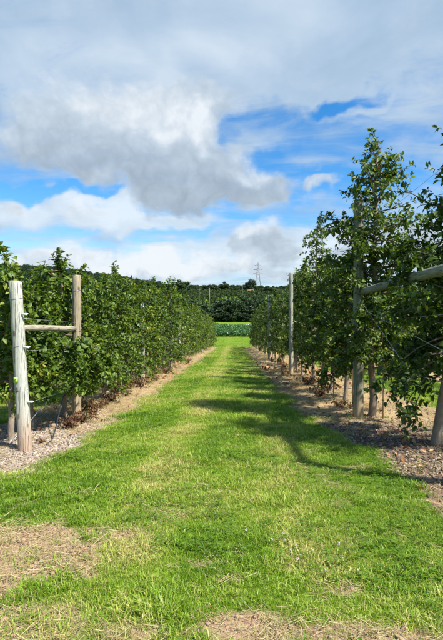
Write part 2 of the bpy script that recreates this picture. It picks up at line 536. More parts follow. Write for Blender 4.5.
def ground_mat():
    m, q = new_mat('orchard_ground')
    tc = q.n('ShaderNodeTexCoord').outputs['Object']
    bare = q.n('ShaderNodeAttribute', attribute_name='bare').outputs['Fac']
    strip = q.n('ShaderNodeAttribute', attribute_name='strip').outputs['Fac']
    mulch = q.n('ShaderNodeAttribute', attribute_name='mulch').outputs['Fac']
    wood = q.n('ShaderNodeAttribute', attribute_name='wood').outputs['Fac']
    n_f = q.noise(tc, 55.0, 5.0, .65)
    n_m = q.noise(tc, 6.0, 5.0, .6)
    n_l = q.noise(tc, .7, 4.0, .6)
    turf = q.ramp(q.math('ADD', q.math('MULTIPLY', n_f, .5), q.math('MULTIPLY', n_m, .5)),
                  [(.3, (.05, .09, .006)), (.5, (.11, .19, .010)), (.7, (.19, .27, .02))])
    turf = q.mix(q.smooth(n_l, .4, .7, 0, .5), turf, (.15, .24, .025))
    dry = q.ramp(n_f, [(.25, (.22, .15, .08)), (.5, (.40, .29, .17)), (.75, (.55, .43, .26))])
    dry = q.mix(q.smooth(n_m, .42, .62), dry, (.36, .22, .15))
    c = q.mix(bare, turf, dry)
    sand = q.ramp(q.math('ADD', q.math('MULTIPLY', n_f, .6), q.math('MULTIPLY', n_m, .4)),
                  [(.3, (.20, .13, .06)), (.5, (.40, .285, .155)), (.72, (.56, .43, .25))])
    x = q.n('ShaderNodeSeparateXYZ', {0: tc}).outputs[0]
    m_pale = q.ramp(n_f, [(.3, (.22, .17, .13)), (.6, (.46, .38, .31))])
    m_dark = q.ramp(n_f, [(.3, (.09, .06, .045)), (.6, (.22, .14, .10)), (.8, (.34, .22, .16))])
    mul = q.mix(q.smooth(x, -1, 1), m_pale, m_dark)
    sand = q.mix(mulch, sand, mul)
    red = q.n('ShaderNodeAttribute', attribute_name='red').outputs['Fac']
    sand = q.mix(red, sand, q.ramp(n_f, [(.3, (.20, .11, .075)), (.7, (.42, .26, .18))]))
    c = q.mix(red, c, sand)
    c = q.mix(strip, c, sand)
    c = q.mix(wood, c, (.03, .055, .015))
    b = q.n('ShaderNodeBsdfPrincipled', {'Base Color': c, 'Roughness': .95, 'Specular IOR Level': .1})
    bp = q.n('ShaderNodeBump', {'Height': q.math('ADD', n_f, n_m), 'Strength': .8, 'Distance': .03})
    q.t.links.new(bp.outputs[0], b.inputs['Normal'])
    q.n('ShaderNodeOutputMaterial', {'Surface': b.outputs[0]})
    return m


M['ground'] = ground_mat()


# ------------------------------------------------------------------ ground
def axis(fine_lo, fine_hi, step, lo, hi, grow):
    a = list(np.arange(fine_lo, fine_hi + 1e-6, step))
    s = step
    while a[-1] < hi:
        s *= grow; a.append(a[-1] + s)
    s = step
    while a[0] > lo:
        s *= grow; a.insert(0, a[0] - s)
    return np.array(a)


gx = axis(-4.2, 4.2, .045, -900, 900, 1.06)
gy = axis(1.2, 9.0, .045, -40, 1400, 1.022)
GX, GY = np.meshgrid(gx, gy)
fx_, fy_ = GX.ravel(), GY.ravel()
gz = zg(fx_, fy_)
nx, ny = len(gx), len(gy)
ii = (np.arange(ny - 1)[:, None] * nx + np.arange(nx - 1)[None]).ravel()
quads = np.stack([ii, ii + 1, ii + nx + 1, ii + nx], 1)
strip_v = strip_mask(fx_, fy_)
mulch_v = np.where(fx_ < 0, sstep(8.6, 6.6, fy_ + (fbm(fx_, fy_, .6, 71) - .5) * 2), sstep(8.2, 7.0, fy_ + (fbm(fx_, fy_, .6, 72) - .5) * 2)) * (np.abs(fx_) < 5)
soil_red = np.exp(-(((fx_ - 2.05) / .45) ** 2 + ((fy_ - 4.2) / .35) ** 2))
wood_v = sstep(345, 360, fy_) * sstep(.35, .5, fbm(fx_, fy_, 60, 91) + sstep(350, 380, fy_) * .4)
wood_v = np.maximum(wood_v, sstep(215, 240, fy_) * sstep(-.22, -.27, fx_ / np.maximum(fy_, 1)))
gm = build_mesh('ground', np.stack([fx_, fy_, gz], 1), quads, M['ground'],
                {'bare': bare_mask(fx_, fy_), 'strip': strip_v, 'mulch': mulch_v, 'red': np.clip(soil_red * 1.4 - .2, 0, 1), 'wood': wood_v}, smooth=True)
tag(put('ground', gm), 'mown grass orchard aisle with bare soil strips and rising hillside', None, None, 'structure')


# ------------------------------------------------------------------ scattering (stuff) by geometry nodes
def scatter(name, pts, rots, scls, idx, variants, label, cat):
    """one object; every point carries one of the variant meshes"""
    me = bpy.data.meshes.new(name)
    me.vertices.add(len(pts)); me.vertices.foreach_set('co', np.asarray(pts, np.float32).ravel())
    for an, av, ty, key in (('rot', rots, 'FLOAT_VECTOR', 'vector'), ('scl', scls, 'FLOAT_VECTOR', 'vector'), ('vi', idx, 'INT', 'value')):
        a = me.attributes.new(an, ty, 'POINT')
        a.data.foreach_set(key, np.asarray(av, np.int32 if ty == 'INT' else np.float32).ravel())
    o = put(name, me)
    tag(o, label, cat, None, 'stuff')
    coll = bpy.data.collections.new(name + '_pieces')
    for i, vm in enumerate(variants):
        coll.objects.link(bpy.data.objects.new('%s_piece_%02d' % (name, i), vm))
    ng = bpy.data.node_groups.new(name + '_scatter', 'GeometryNodeTree')
    ng.interface.new_socket('Geometry', in_out='INPUT', socket_type='NodeSocketGeometry')
    ng.interface.new_socket('Geometry', in_out='OUTPUT', socket_type='NodeSocketGeometry')
    N, L = ng.nodes, ng.links
    gi, go = N.new('NodeGroupInput'), N.new('NodeGroupOutput')
    ci = N.new('GeometryNodeCollectionInfo')
    ci.inputs['Collection'].default_value = coll
    ci.inputs['Separate Children'].default_value = True
    ci.inputs['Reset Children'].default_value = True
    iop = N.new('GeometryNodeInstanceOnPoints')
    iop.inputs['Pick Instance'].default_value = True

    def attr(nm, ty):
        a = N.new('GeometryNodeInputNamedAttribute')
        a.data_type = ty
        a.inputs['Name'].default_value = nm
        return a.outputs['Attribute']
    e2r = N.new('FunctionNodeEulerToRotation')
    L.new(attr('rot', 'FLOAT_VECTOR'), e2r.inputs[0])
    L.new(gi.outputs[0], iop.inputs['Points'])
    L.new(ci.outputs[0], iop.inputs['Instance'])
    L.new(attr('vi', 'INT'), iop.inputs['Instance Index'])
    L.new(e2r.outputs[0], iop.inputs['Rotation'])
    L.new(attr('scl', 'FLOAT_VECTOR'), iop.inputs['Scale'])
    L.new(iop.outputs[0], go.inputs[0])
    md = o.modifiers.new('scatter', 'NODES')
    md.node_group = ng
    return o


rng = np.random.default_rng(11)


def in_view(x, y, margin=1.2):
    c = -.0266 * y
    return np.abs(x - c - 0) < y * .475 + margin


def sample(n, x0, x1, y0, y1, prob, margin=1.2):
    x = rng.uniform(x0, x1, n); y = rng.uniform(y0, y1, n)
    k = in_view(x, y, margin)
    x, y = x[k], y[k]
    k = rng.random(len(x)) < prob(x, y)
    return x[k], y[k]


def grass_clump(seed, blades, rad, hmin, hmax, wid):
    r = np.random.default_rng(seed)
    geo = Geo()
    n = blades
    a = r.uniform(0, 2 * PI, n)
    rr = rad * np.sqrt(r.random(n))
    P = np.stack([np.cos(a) * rr, np.sin(a) * rr, np.full(n, -.006)], 1)
    b = a + r.normal(0, .9, n)
    h = r.uniform(hmin, hmax, n)
    lean = r.uniform(.15, 1.0, n)
    D = np.stack([np.cos(b), np.sin(b), np.zeros(n)], 1)
    S = np.stack([-np.sin(b + r.normal(0, .5, n)), np.cos(b), np.zeros(n)], 1)
    w = (wid * r.uniform(.6, 1.2, n))[:, None]
    up = np.array([0, 0, 1.0])
    H = h[:, None]; Ln = lean[:, None]
    p1 = P + up * H * .55 + D * H * Ln * .22
    p2 = P + up * H * (1 - .32 * Ln) + D * H * Ln * .85
    v = np.stack([P - S * w * .5, P + S * w * .5, p1 - S * w * .45, p1 + S * w * .45, p2], 1)
    T = (np.arange(n)[:, None, None] * 5 + np.array([(0, 1, 3), (0, 3, 2), (2, 3, 4)])[None]).reshape(-1, 3)
    tint = np.clip(r.normal(.48, .30, n) + (r.random(n) < .07) * .9, 0, 1.6)
    geo.add(v.reshape(-1, 3), T, (tint[:, None] + np.array([-.1, -.1, 0, 0, .15])[None]).ravel())
    return geo.mesh('grass_clump', M['grass'])


GRASS = [grass_clump(100 + i, 13, .035, .035, .085, .0042) for i in range(6)] + \
        [grass_clump(120 + i, 16, .05, .05, .12, .0050) for i in range(3)]


def grass_prob(x, y):
    b = bare_mask(x, y); s = strip_mask(x, y)
    nz = fbm(x, y, .35, 61)
    tuft = sstep(.60, .70, fbm(x, y, .5, 66)) * .10 * s
    return np.clip((1 - .93 * b) * (1 - s) * (.55 + .9 * nz) + tuft, 0, 1)


gp = []
for n, x0, x1, y0, y1, sc in ((26000, -3.4, 3.0, 1.5, 4.2, .85), (34000, -5.0, 4.6, 4.2, 8.0, 1.0), (34000, -6.5, 6.5, 8.0, 16, 1.3),
                              (26000, -9, 9, 16, 32, 1.75), (16000, -9, 9, 32, 64, 2.5), (5000, -14, 14, 62, 88, 3.0)):
    x, y = sample(n, x0, x1, y0, y1, grass_prob)
    s = sc * rng.uniform(.6, 1.25, len(x)) * (.35 + 1.25 * fbm(x, y, .45, 77))
    gp.append(np.stack([x, y, zg(x, y), s], 1))
gp = np.vstack(gp)
n = len(gp)
tall = fbm(gp[:, 0], gp[:, 1], .45, 80) > .62
vi = np.where(tall & (rng.random(n) < .5), rng.integers(6, 9, n), rng.integers(0, 6, n))
scatter('grass', gp[:, :3], np.stack([rng.normal(0, .12, n), rng.normal(0, .12, n), rng.uniform(0, 6.28, n)], 1),
        np.stack([gp[:, 3]] * 2 + [gp[:, 3] * np.where(gp[:, 1] > 16, .55, .70)], 1), vi, GRASS,
        'short bright green mown grass covering the orchard aisle', 'grass')


def clover_piece(seed):
    r = np.random.default_rng(seed)
    geo = Geo()
    for i in range(9):
        c = np.array([r.normal(0, .028), r.normal(0, .028), r.uniform(.025, .055)])
        a0 = r.uniform(0, 6.28)
        a = a0 + np.arange(3) * 2.094
        Dv = np.stack([np.cos(a), np.sin(a), np.full(3, .15)], 1)
        leaf_geo(geo, np.repeat(c[None], 3, 0), Dv, np.tile([[r.normal(0, .25), r.normal(0, .25), 1.]], (3, 1)), np.full(3, r.uniform(.009, .015)), np.full(3, .0055), np.full(3, r.uniform(0, .8)), .2, .1)
    return geo.mesh('clover_piece', M['clover'])


M['clover'] = leafy('clover_leaf', [(0, (.060, .130, .010)), (.5, (.110, .210, .014)), (1, (.18, .29, .03))], rough=.55, trans=.3, spec=.3)
x, y = sample(16000, -3.2, 3.0, 1.6, 7.0, lambda x, y: np.clip(sstep(.50, .62, fbm(x, y, .8, 131) + .10 * sstep(-.4, .6, x)) * (1 - bare_mask(x, y)) * (1 - strip_mask(x, y)), 0, 1) * .26)
n = len(x)
scatter('clover_leaves', np.stack([x, y, zg(x, y)], 1), np.stack([np.zeros(n), np.zeros(n), rng.uniform(0, 6.28, n)], 1),
        np.repeat(rng.uniform(.7, 1.25, n)[:, None], 3, 1), rng.integers(0, 4, n), [clover_piece(700 + i) for i in range(4)], 'small dark green clover leaves mixed into the foreground grass', 'clover')


def clod_piece(seed):
    r = np.random.default_rng(seed)
    geo = Geo().tube([(0, 0, -.006), (0, 0, 0), (0, 0, .006), (0, 0, .010)], [.006, .012, .010, .004], 6)
    geo.v[0] = geo.v[0] * (1 + r.normal(0, .22, geo.v[0].shape)) * [1.2, .9, .8]
    return geo.mesh('clod_piece', M['clod'])


M['clod'] = simple('soil_clod', (.34, .23, .155), .95, .1, var=.4, scale=60)
x, y = sample(26000, -3.4, 3.6, 1.6, 6.0, lambda x, y: np.clip(sstep(.45, .9, bare_mask(x, y)), 0, 1) * .8)
n = len(x)
scatter('soil_clods', np.stack([x, y, zg(x, y)], 1), np.stack([rng.normal(0, .3, n), rng.normal(0, .3, n), rng.uniform(0, 6.28, n)], 1),
        np.repeat((.25 + rng.random(n) ** 3 * 1.5)[:, None], 3, 1), rng.integers(0, 5, n), [clod_piece(720 + i) for i in range(5)], 'crumbs of dry soil on the bare foreground patches', 'soil')


def straw_piece(seed, k):
    r = np.random.default_rng(seed)
    geo = Geo()
    for i in range(k):
        a = r.uniform(0, PI); L = r.uniform(.03, .11)
        c = np.array([r.normal(0, .04), r.normal(0, .04), r.uniform(.003, .018)])
        t = np.linspace(-.5, .5, 4)
        bend = r.normal(0, .25)
        P = np.stack([c[0] + np.cos(a) * t * L - np.sin(a) * bend * t * t * L, c[1] + np.sin(a) * t * L + np.cos(a) * bend * t * t * L,
                      c[2] + t * r.normal(0, .02) + .006 * np.abs(t)], 1)
        geo.tube(P, r.uniform(.0008, .0015), 3, r.uniform(0, 1.3), cap=False)
    return geo.mesh('straw_piece', M['straw'])


STRAW = [straw_piece(200 + i, 7) for i in range(6)]


def straw_prob(x, y):
    b = bare_mask(x, y); s = strip_mask(x, y)
    edge = s * (1 - s) * 4
    return np.clip(b * .9 + edge * .5 + s * (.15 + .5 * sstep(.4, .6, fbm(x, y, .7, 88))) + .025, 0, 1)


sp = []
for n, x0, x1, y0, y1, sc in ((7000, -3.2, 2.8, 1.5, 4.4, 1.0), (7000, -5, 4.6, 4.4, 9, 1.2), (16000, -4.2, 4.2, 9, 22, 1.5), (12000, -4.2, 4.2, 22, 60, 2.2)):
    x, y = sample(n, x0, x1, y0, y1, straw_prob)
    sp.append(np.stack([x, y, zg(x, y), sc * rng.uniform(.7, 1.3, len(x))], 1))
sp = np.vstack(sp); n = len(sp)
scatter('dry_straw', sp[:, :3] + [0, 0, .004], np.stack([rng.normal(0, .06, n), rng.normal(0, .06, n), rng.uniform(0, 6.28, n)], 1),
        np.repeat(sp[:, 3:], 3, 1), rng.integers(0, 6, n), STRAW, 'dry pale straw lying on bare ground patches and row strips', 'straw')


def chip_piece(seed):
    r = np.random.default_rng(seed)
    geo = Geo()
    L, W, H = r.uniform(.007, .026), r.uniform(.004, .009), r.uniform(.002, .005)
    geo.box((0, 0, H), (L, W, H))
    v = geo.v[0]
    geo.v[0] = v * (1 + r.normal(0, .25, v.shape))
    return geo.mesh('chip_piece', M['chip'])


CHIP = [chip_piece(300 + i) for i in range(8)]


def chip_prob(x, y):
    s = strip_mask(x, y)
    y2 = y + (fbm(x, y, .6, 71) - .5) * 2
    near = np.where(x < 0, sstep(9.5, 6.6, y2), sstep(9.0, 7.0, y2) * (.25 + .75 * sstep(4.5, 5.0, y2)))
    return s * (near * .9 + .10)


cp = []
for n, x0, x1, y0, y1, sc in ((46000, -4.2, 4.2, 3.5, 9.5, 1.0), (16000, -4.2, 4.2, 9.5, 30, 1.5)):
    x, y = sample(n, x0, x1, y0, y1, chip_prob)
    cp.append(np.stack([x, y, zg(x, y), sc * rng.uniform(.6, 1.4, len(x))], 1))
cp = np.vstack(cp); n = len(cp)
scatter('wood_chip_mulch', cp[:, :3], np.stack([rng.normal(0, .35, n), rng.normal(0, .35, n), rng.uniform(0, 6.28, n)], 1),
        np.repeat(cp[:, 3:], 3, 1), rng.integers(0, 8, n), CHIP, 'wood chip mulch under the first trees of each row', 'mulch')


def fallen_piece(seed):
    r = np.random.default_rng(seed)
    geo = Geo()
    leaf_geo(geo, np.zeros((1, 3)) + [0, 0, .008], np.array([[1., 0, .15]]), np.array([[0, .3, 1.]]), np.array([.065]), np.array([.02]), np.array([r.uniform(0, 1.4)]), .7, -.2)
    return geo.mesh('fallen_leaf_piece', M['fallen'])


x, y = sample(5000, -4, 4, 4.2, 26, lambda x, y: strip_mask(x, y) * np.where(x > 0, .30 + .7 * np.exp(-((y - 5.8) / 1.4) ** 2), .25), 1.0)
n = len(x)
sc_ = rng.uniform(.7, 1.5, n) * (1 + sstep(9, 20, y))
scatter('fallen_leaves', np.stack([x, y, zg(x, y) + .012], 1), np.stack([rng.normal(0, .5, n), rng.normal(0, .5, n), rng.uniform(0, 6.28, n)], 1),
        np.repeat(sc_[:, None], 3, 1), rng.integers(0, 5, n), [fallen_piece(i) for i in range(5)], 'brown fallen leaves on the soil beneath the apple trees', 'leaves')


# ------------------------------------------------------------------ apple trees
def tree_meshes(seed, H, zlow, width, n_br, leaf_mat, leaf=.085, dens=1.0, lean=(0, 0), topthin=1.0, extra=(), limb_sides=4, keep=None, rad0=.036):
    """width: list of (z fraction, half width); returns trunk mesh, crown mesh, list of apple points"""
    r = np.random.default_rng(seed)
    wz, ww = zip(*width)
    tr = Geo()
    zt = np.r_[-.06, H * .96 * np.linspace(.02, 1, 11) ** 1.25]
    wob = np.cumsum(r.normal(0, .024, (12, 2)), 0)
    wob -= wob[0]
    tp = np.stack([wob[:, 0] + lean[0] * (np.clip(zt, 0, None) / H) ** .8, wob[:, 1] + lean[1] * np.clip(zt, 0, None) / H, zt], 1)
    rad = rad0 * (1 - np.clip(zt, 0, None) / H) ** .7 + .008
    rad[0] *= 1.3; rad[1] *= 1.02
    tr.tube(tp, rad * (1 + r.normal(0, .08, 12)), 9, 0.0)
    tr.v[0] += r.normal(0, .0035, tr.v[0].shape)
    lb = Geo()
    shoots_p, shoots_d, shoots_l = [], [], []
    tips = []

    def branch(b, az, L, el, droop, k=7, r0=.015):
        t = np.linspace(0, 1, k)
        wig = np.cumsum(r.normal(0, .035 * L, (k, 3)), 0); wig -= wig[0]
        P = b + np.stack([np.cos(az) * t * L, np.sin(az) * t * L, np.sin(el) * t * L - droop * t * t * L], 1) + wig
        P[:, 2] = np.maximum(P[:, 2], .12)
        if keep is not None and keep(P).any():
            P = b + (P - b) * .35
        lb.tube(P, r0 * (1 - .75 * t), limb_sides, 1.0, cap=False)
        ns = max(3, int(L / .045 * dens))
        for _ in range(ns):
            tt = r.uniform(.12, 1) ** .8
            j = min(int(tt * (k - 1)), k - 2); f = tt * (k - 1) - j
            c = P[j] * (1 - f) + P[j + 1] * f
            dd = unit(P[j + 1] - P[j]) * .5 + r.normal(0, .7, 3) + [0, 0, .30]
            shoots_p.append(c); shoots_d.append(unit(dd)); shoots_l.append(r.uniform(.07, .24) * (1.25 - .4 * tt))
        shoots_p.append(P[-2]); shoots_d.append(unit(P[-1] - P[-2] + [0, 0, .02])); shoots_l.append(r.uniform(.15, .3))
        tips.append(P[-3])

    for i in range(n_br):
        f = (i + r.random()) / n_br
        z = zlow + (H * .95 - zlow) * f ** .92
        k = np.interp(z, zt, np.arange(12)); j = min(int(k), 10)
        b = tp[j] * (1 - (k - j)) + tp[j + 1] * (k - j)
        w = np.interp(z / H, wz, ww)
        L = w * r.uniform(.65, 1.2)
        el = r.uniform(.15, .8) if f > .25 else r.uniform(-.1, .5)
        branch(b, i * 2.4 + r.normal(0, .5), L, el, r.uniform(.05, .5), r0=.010 + .008 * w)
    for (ez, az, L, el, dr) in extra:
        k = np.interp(ez, zt, np.arange(12)); j = min(int(k), 10)
        branch(tp[j] * (1 - (k - j)) + tp[j + 1] * (k - j), az, L, el, dr, k=9)
    # leader shoots
    for _ in range(5):
        sp0, sd0, sl0 = tp[-1] - [0, 0, r.uniform(0, .3)], unit(np.array([r.normal(0, .25), r.normal(0, .25), 1.])), r.uniform(.25, .6)
        shoots_p.append(sp0); shoots_d.append(sd0); shoots_l.append(sl0)
        shoots_p.append(sp0 + sd0 * sl0 * .2); shoots_d.append(sd0); shoots_l.append(sl0 * .8)
        lb.tube(np.stack([sp0 + sd0 * sl0 * f_ - [0, 0, .25 * (f_ * sl0) ** 2] for f_ in (0, .5, 1)]), [.006, .004, .0015], 4, cap=False)
    sp_, sd_, sl_ = np.array(shoots_p), np.array(shoots_d), np.array(shoots_l)
    if topthin < 1:
        kk = (sp_[:, 2] < .62 * H) | (r.random(len(sp_)) < topthin)
        sp_, sd_, sl_ = sp_[kk], sd_[kk], sl_[kk]
    m = np.maximum(3, (sl_ / .019 * (.085 / leaf)).astype(int))
    idx_ = np.repeat(np.arange(len(sp_)), m)
    n = len(idx_)
    t = r.random(n)
    P = sp_[idx_] + sd_[idx_] * (t * sl_[idx_])[:, None] + r.normal(0, .012, (n, 3))
    P[:, 2] -= .25 * (t * sl_[idx_]) ** 2
    perp = unit(np.cross(sd_[idx_], r.normal(0, 1, (n, 3))))
    D = sd_[idx_] * .45 + perp * .85 + np.array([0, 0, -.05])
    N = r.normal(0, .55, (n, 3)) + np.array([0, 0, 1.0]) + unit(P * [1, 1, 0]) * .35
    L = leaf * r.uniform(.45, 1.3, n)
    tint = np.clip(.42 + r.normal(0, .22, n) + .25 * (t - .5) + np.repeat(r.normal(0, .14, len(m)), m), 0, .95) + (r.random(n) < .012) * .6
    if keep is not None:
        k = ~keep(P)
        P, D, N, L, tint = P[k], D[k], N[k], L[k], tint[k]
        n = len(P)
    cg = Geo()
    (leaf_fine if leaf < .1 else leaf_geo)(cg, P, D, N, L, L * r.uniform(.23, .30, n), tint)
    crown = cg.mesh('crown', leaf_mat)
    trunk = tr.mesh('trunk', M['bark'], smooth=True)
    return trunk, crown, tips, lb.mesh('limbs', M['bark_dark'], smooth=True)


def apple_mesh():
    geo = Geo()
    th = np.linspace(0, PI, 8)
    rr = np.sin(th) * (1 + .08 * np.cos(th)); zz = -np.cos(th) * .9 + .25 * np.exp(-(rr / .25) ** 2) * np.sign(np.cos(th)) * 1.0
    k = 10
    V, T = [], []
    for a, b in zip(rr, zz):
        for j in range(k):
            V.append((a * math.cos(j * 2 * PI / k) * .032, a * math.sin(j * 2 * PI / k) * .032, b * .032))
    for i in range(7):
        for j in range(k):
            q = (i * k + j, i * k + (j + 1) % k, (i + 1) * k + (j + 1) % k, (i + 1) * k + j)
            T += [(q[0], q[1], q[2]), (q[0], q[2], q[3])]
    geo.add(V, T)
    return geo.mesh('apple', M['apple'], smooth=True)


APPLE = apple_mesh()


def plant_tree(x, y, meshes, rz, sc, label, group, apples=0, seed=0):
    e = put('apple_tree', None, loc=(x, y, Z(x, y)), rotz=rz)
    e.scale = (sc,) * 3
    tag(e, label, 'apple tree', group)
    put('trunk', meshes[0], e)
    tag(put('crown', meshes[1], e), kind='stuff')
    tag(put('limbs', meshes[3], e), kind='stuff')
    r = random.Random(seed)
    tips = list(meshes[2]); r.shuffle(tips)
    for c in tips[:apples]:
        put('apple', APPLE, e, (c[0] + r.uniform(-.03, .03), c[1] + r.uniform(-.03, .03), c[2] - .07))
    return e


ORD = ['first', 'second', 'third', 'fourth', 'fifth', 'sixth', 'seventh', 'eighth', 'ninth', 'tenth', 'eleventh', 'twelfth']
WL = [(0, .55), (.15, .75), (.4, .78), (.7, .60), (.88, .38), (1, .12)]
WR = [(0, .70), (.2, .90), (.45, .86), (.60, .62), (.72, .40), (.9, .30), (1, .10)]

# left row
left = [(6.3, 2.42), (7.35, 2.2), (8.3, 2.75), (9.6, 2.5), (10.9, 2.65), (12.3, 3.15), (13.7, 2.9), (15.1, 3.0), (16.6, 3.15)]
trail_l = ['low tree directly behind the pale end post', 'slim tree between the two brace posts', 'tall tree behind the tan brace post']
for i, (y, h) in enumerate(left):
    tx = -3.05 + rng.normal(0, .04)

    def keep(P, tx=tx, ty=y):
        X, Y, Zl = P[:, 0] + tx, P[:, 1] + ty, P[:, 2]
        return ((X > -2.87) & (Y > 5.6) & (Y < 8.25) & (Zl > 1.42)) | ((X > -2.80) & (Y < 6.3)) | ((X > -2.66) & (Y < 6.75) & (Zl > .25))
    ex = [(zz_, az_, .75, .15, .35) for zz_ in (.8, .95, 1.1, 1.25) for az_ in (-.9, -.4, .1)] if i in (1, 2) else []
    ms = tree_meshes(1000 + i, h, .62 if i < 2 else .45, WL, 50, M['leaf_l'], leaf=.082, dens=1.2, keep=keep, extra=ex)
    lab = '%s apple tree from the near end of the left hedge row' % ORD[i]
    plant_tree(tx, y, ms, 0.0, 1.0, lab, 'apple trees of the left row', apples=7, seed=i)
VL = [tree_meshes(1100 + i, 3.2 + .12 * (i % 3), .40, WL, 40, M['leaf_l'], leaf=.105, dens=.85, limb_sides=3) for i in range(5)]
y = 18.0; i = 0
while y < 62:
    plant_tree(-3.0 + rng.normal(0, .06), y, VL[i % 5], rng.uniform(0, 6.28), rng.uniform(.86, 1.10),
               'apple tree merged into the far part of the left hedge row', 'far apple trees of the left row')
    y += 1.35 + rng.uniform(-.1, .25); i += 1

# right row
D_ = PI
right = [
    (2.70, 6.35, 4.5, (.30, -.15), [(1.5, PI * 1.02, .95, .1, .75), (1.3, PI * 1.05, .75, -.2, .9), (1.1, PI * .95, .6, -.5, .9), (1.2, PI * 1.1, .7, -.3, .9), (1.4, PI * .9, .8, .0, 1.0), (2.9, PI, .8, .8, .1), (2.2, PI * 1.1, .9, .4, .2)]),
    (2.46, 8.62, 5.00, (.0, .05), [(2.6, PI, .9, .5, .3), (3.2, PI * .95, .8, .8, .1), (1.5, PI * 1.35, .8, .3, .3), (1.9, PI * 1.45, .7, .4, .2), (2.3, PI * 1.3, .8, .4, .2), (2.7, PI * 1.4, .7, .5, .1), (3.0, PI * 1.25, .8, .5, .2), (3.3, PI * 1.45, .6, .5, .2), (3.1, PI * 1.1, .9, .3, .2), (1.2, PI * 1.25, .7, .2, .3)]),
    (2.46, 10.5, 3.15, (0, 0), [(1.2, PI, 1.0, .2, .3)]), (2.50, 12.2, 3.3, (0, 0), [(1.3, PI, 1.1, .2, .3)]),
    (2.55, 13.7, 3.7, (0, 0), [(1.3, PI, 1.1, .2, .4)]), (2.55, 15.2, 5.2, (-.05, 0), [(1.0, PI, 1.1, .1, .5)]), (2.5, 17.0, 4.0, (0, 0), []), (2.5, 18.6, 3.95, (0, 0), [])]
for i, (x, y, h, ln, ex) in enumerate(right):
    def keep(P, tx=x, ty=y):
        X, Y, Zl = P[:, 0] + tx, P[:, 1] + ty, P[:, 2]
        post_line = (Y < 18.3) & (Y > 12.8) & (X < .121 * Y + .10)
        return (X < (1.55 if ty < 9 else 1.75)) | post_line | ((Y > 18.2) & (X < 1.95))
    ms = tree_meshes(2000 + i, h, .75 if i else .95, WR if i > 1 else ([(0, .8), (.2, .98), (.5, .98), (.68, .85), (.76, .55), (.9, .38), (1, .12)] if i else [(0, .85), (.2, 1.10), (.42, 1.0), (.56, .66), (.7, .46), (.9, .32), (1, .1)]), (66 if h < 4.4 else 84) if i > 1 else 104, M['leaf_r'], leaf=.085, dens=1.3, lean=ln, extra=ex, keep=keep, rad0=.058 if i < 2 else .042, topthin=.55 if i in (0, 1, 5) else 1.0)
    lab = '%s apple tree from the near end of the right row' % ORD[i]
    plant_tree(x, y, ms, 0.0, 1.0, lab, 'apple trees of the right row', apples=9 if i < 4 else 5, seed=50 + i)
WF = [(0, .55), (.2, .62), (.5, .58), (.7, .42), (1, .12)]
VR = [tree_meshes(2100 + i, 3.75 + .15 * (i % 3), .55, WF, 50, M['leaf_r'], leaf=.11, dens=1.0, limb_sides=3) for i in range(5)]
y = 20.2; i = 0
while y < 60:
    plant_tree((2.68 if y < 29.6 else 2.5) + rng.normal(0, .05), y, VR[i % 5], rng.uniform(0, 6.28), rng.uniform(.92, 1.08),
               'apple tree merged into the far part of the right row', 'far apple trees of the right row')
    y += 1.5 + rng.uniform(-.1, .3); i += 1

# neighbouring rows, glimpsed through and under the first ones
for (cx, y0, y1, vs, lab, grp) in ((-7.8, 6.5, 40, VL, 'apple tree of the next row behind the left hedge row', 'apple trees behind the left row'),
                                   (7.3, 8.0, 46, VR, 'apple tree of the next row behind the right row', 'apple trees behind the right row')):
    y = y0; i = 0
    while y < y1:
        plant_tree(cx + rng.normal(0, .06), y, vs[(i * 2 + 1) % 5], rng.uniform(0, 6.28), rng.uniform(.80, .95), lab, grp)
        y += 1.7 + rng.uniform(-.1, .3); i += 1


# ------------------------------------------------------------------ posts, braces, wires
def post_geo(h, r0, r1, lean=(0, 0), seed=0, sides=18):
    r = np.random.default_rng(seed)
    geo = Geo()
    zt = np.concatenate([[-.25], np.linspace(0, h - .012, 9), [h]])
    f = np.clip(zt, 0, h) / h
    P = np.stack([lean[0] * f + np.r_[0, np.cumsum(r.normal(0, .0025, 10))], lean[1] * f, zt], 1)
    rad = r0 * (1 - f) + r1 * f
    rad[-1] *= .93
    geo.tube(P, rad * (1 + r.normal(0, .008, len(rad))), sides)
    geo.v[0][:-2] += r.normal(0, .0025, geo.v[0][:-2].shape)
    return geo


def add_post(x, y, h, r, mat, label, cat='post', lean=(0, 0), seed=0, name='trellis_post', group=None, parts=True):
    e = put(name, None, loc=(x, y, Z(x, y)))
    tag(e, label, cat, group)
    me = post_geo(h, r * 1.05, r * .95, lean, seed).mesh('shaft', mat, smooth=False)
    me.polygons.foreach_set('use_smooth', np.r_[np.ones(len(me.polygons) - 36, bool), np.zeros(36, bool)])
    put('shaft', me, e)
    if parts:
        put('end_grain', Geo().tube([(lean[0], lean[1], h - .004), (lean[0], lean[1], h + .006)], [r * .86, r * .80], 18).mesh('end_grain', M['post_top']), e)
        for fz in (.36, .62, .9):
            z = h * fz
            a = np.linspace(0, 2 * PI, 17)
            put('wire_wrap', Geo().tube(np.stack([lean[0] * fz + np.cos(a) * (r + .003), lean[1] * fz + np.sin(a) * (r + .003), z + .01 * np.sin(a)], 1), .0028, 5).mesh('wire_wrap', M['wire'], True), e)
    return e


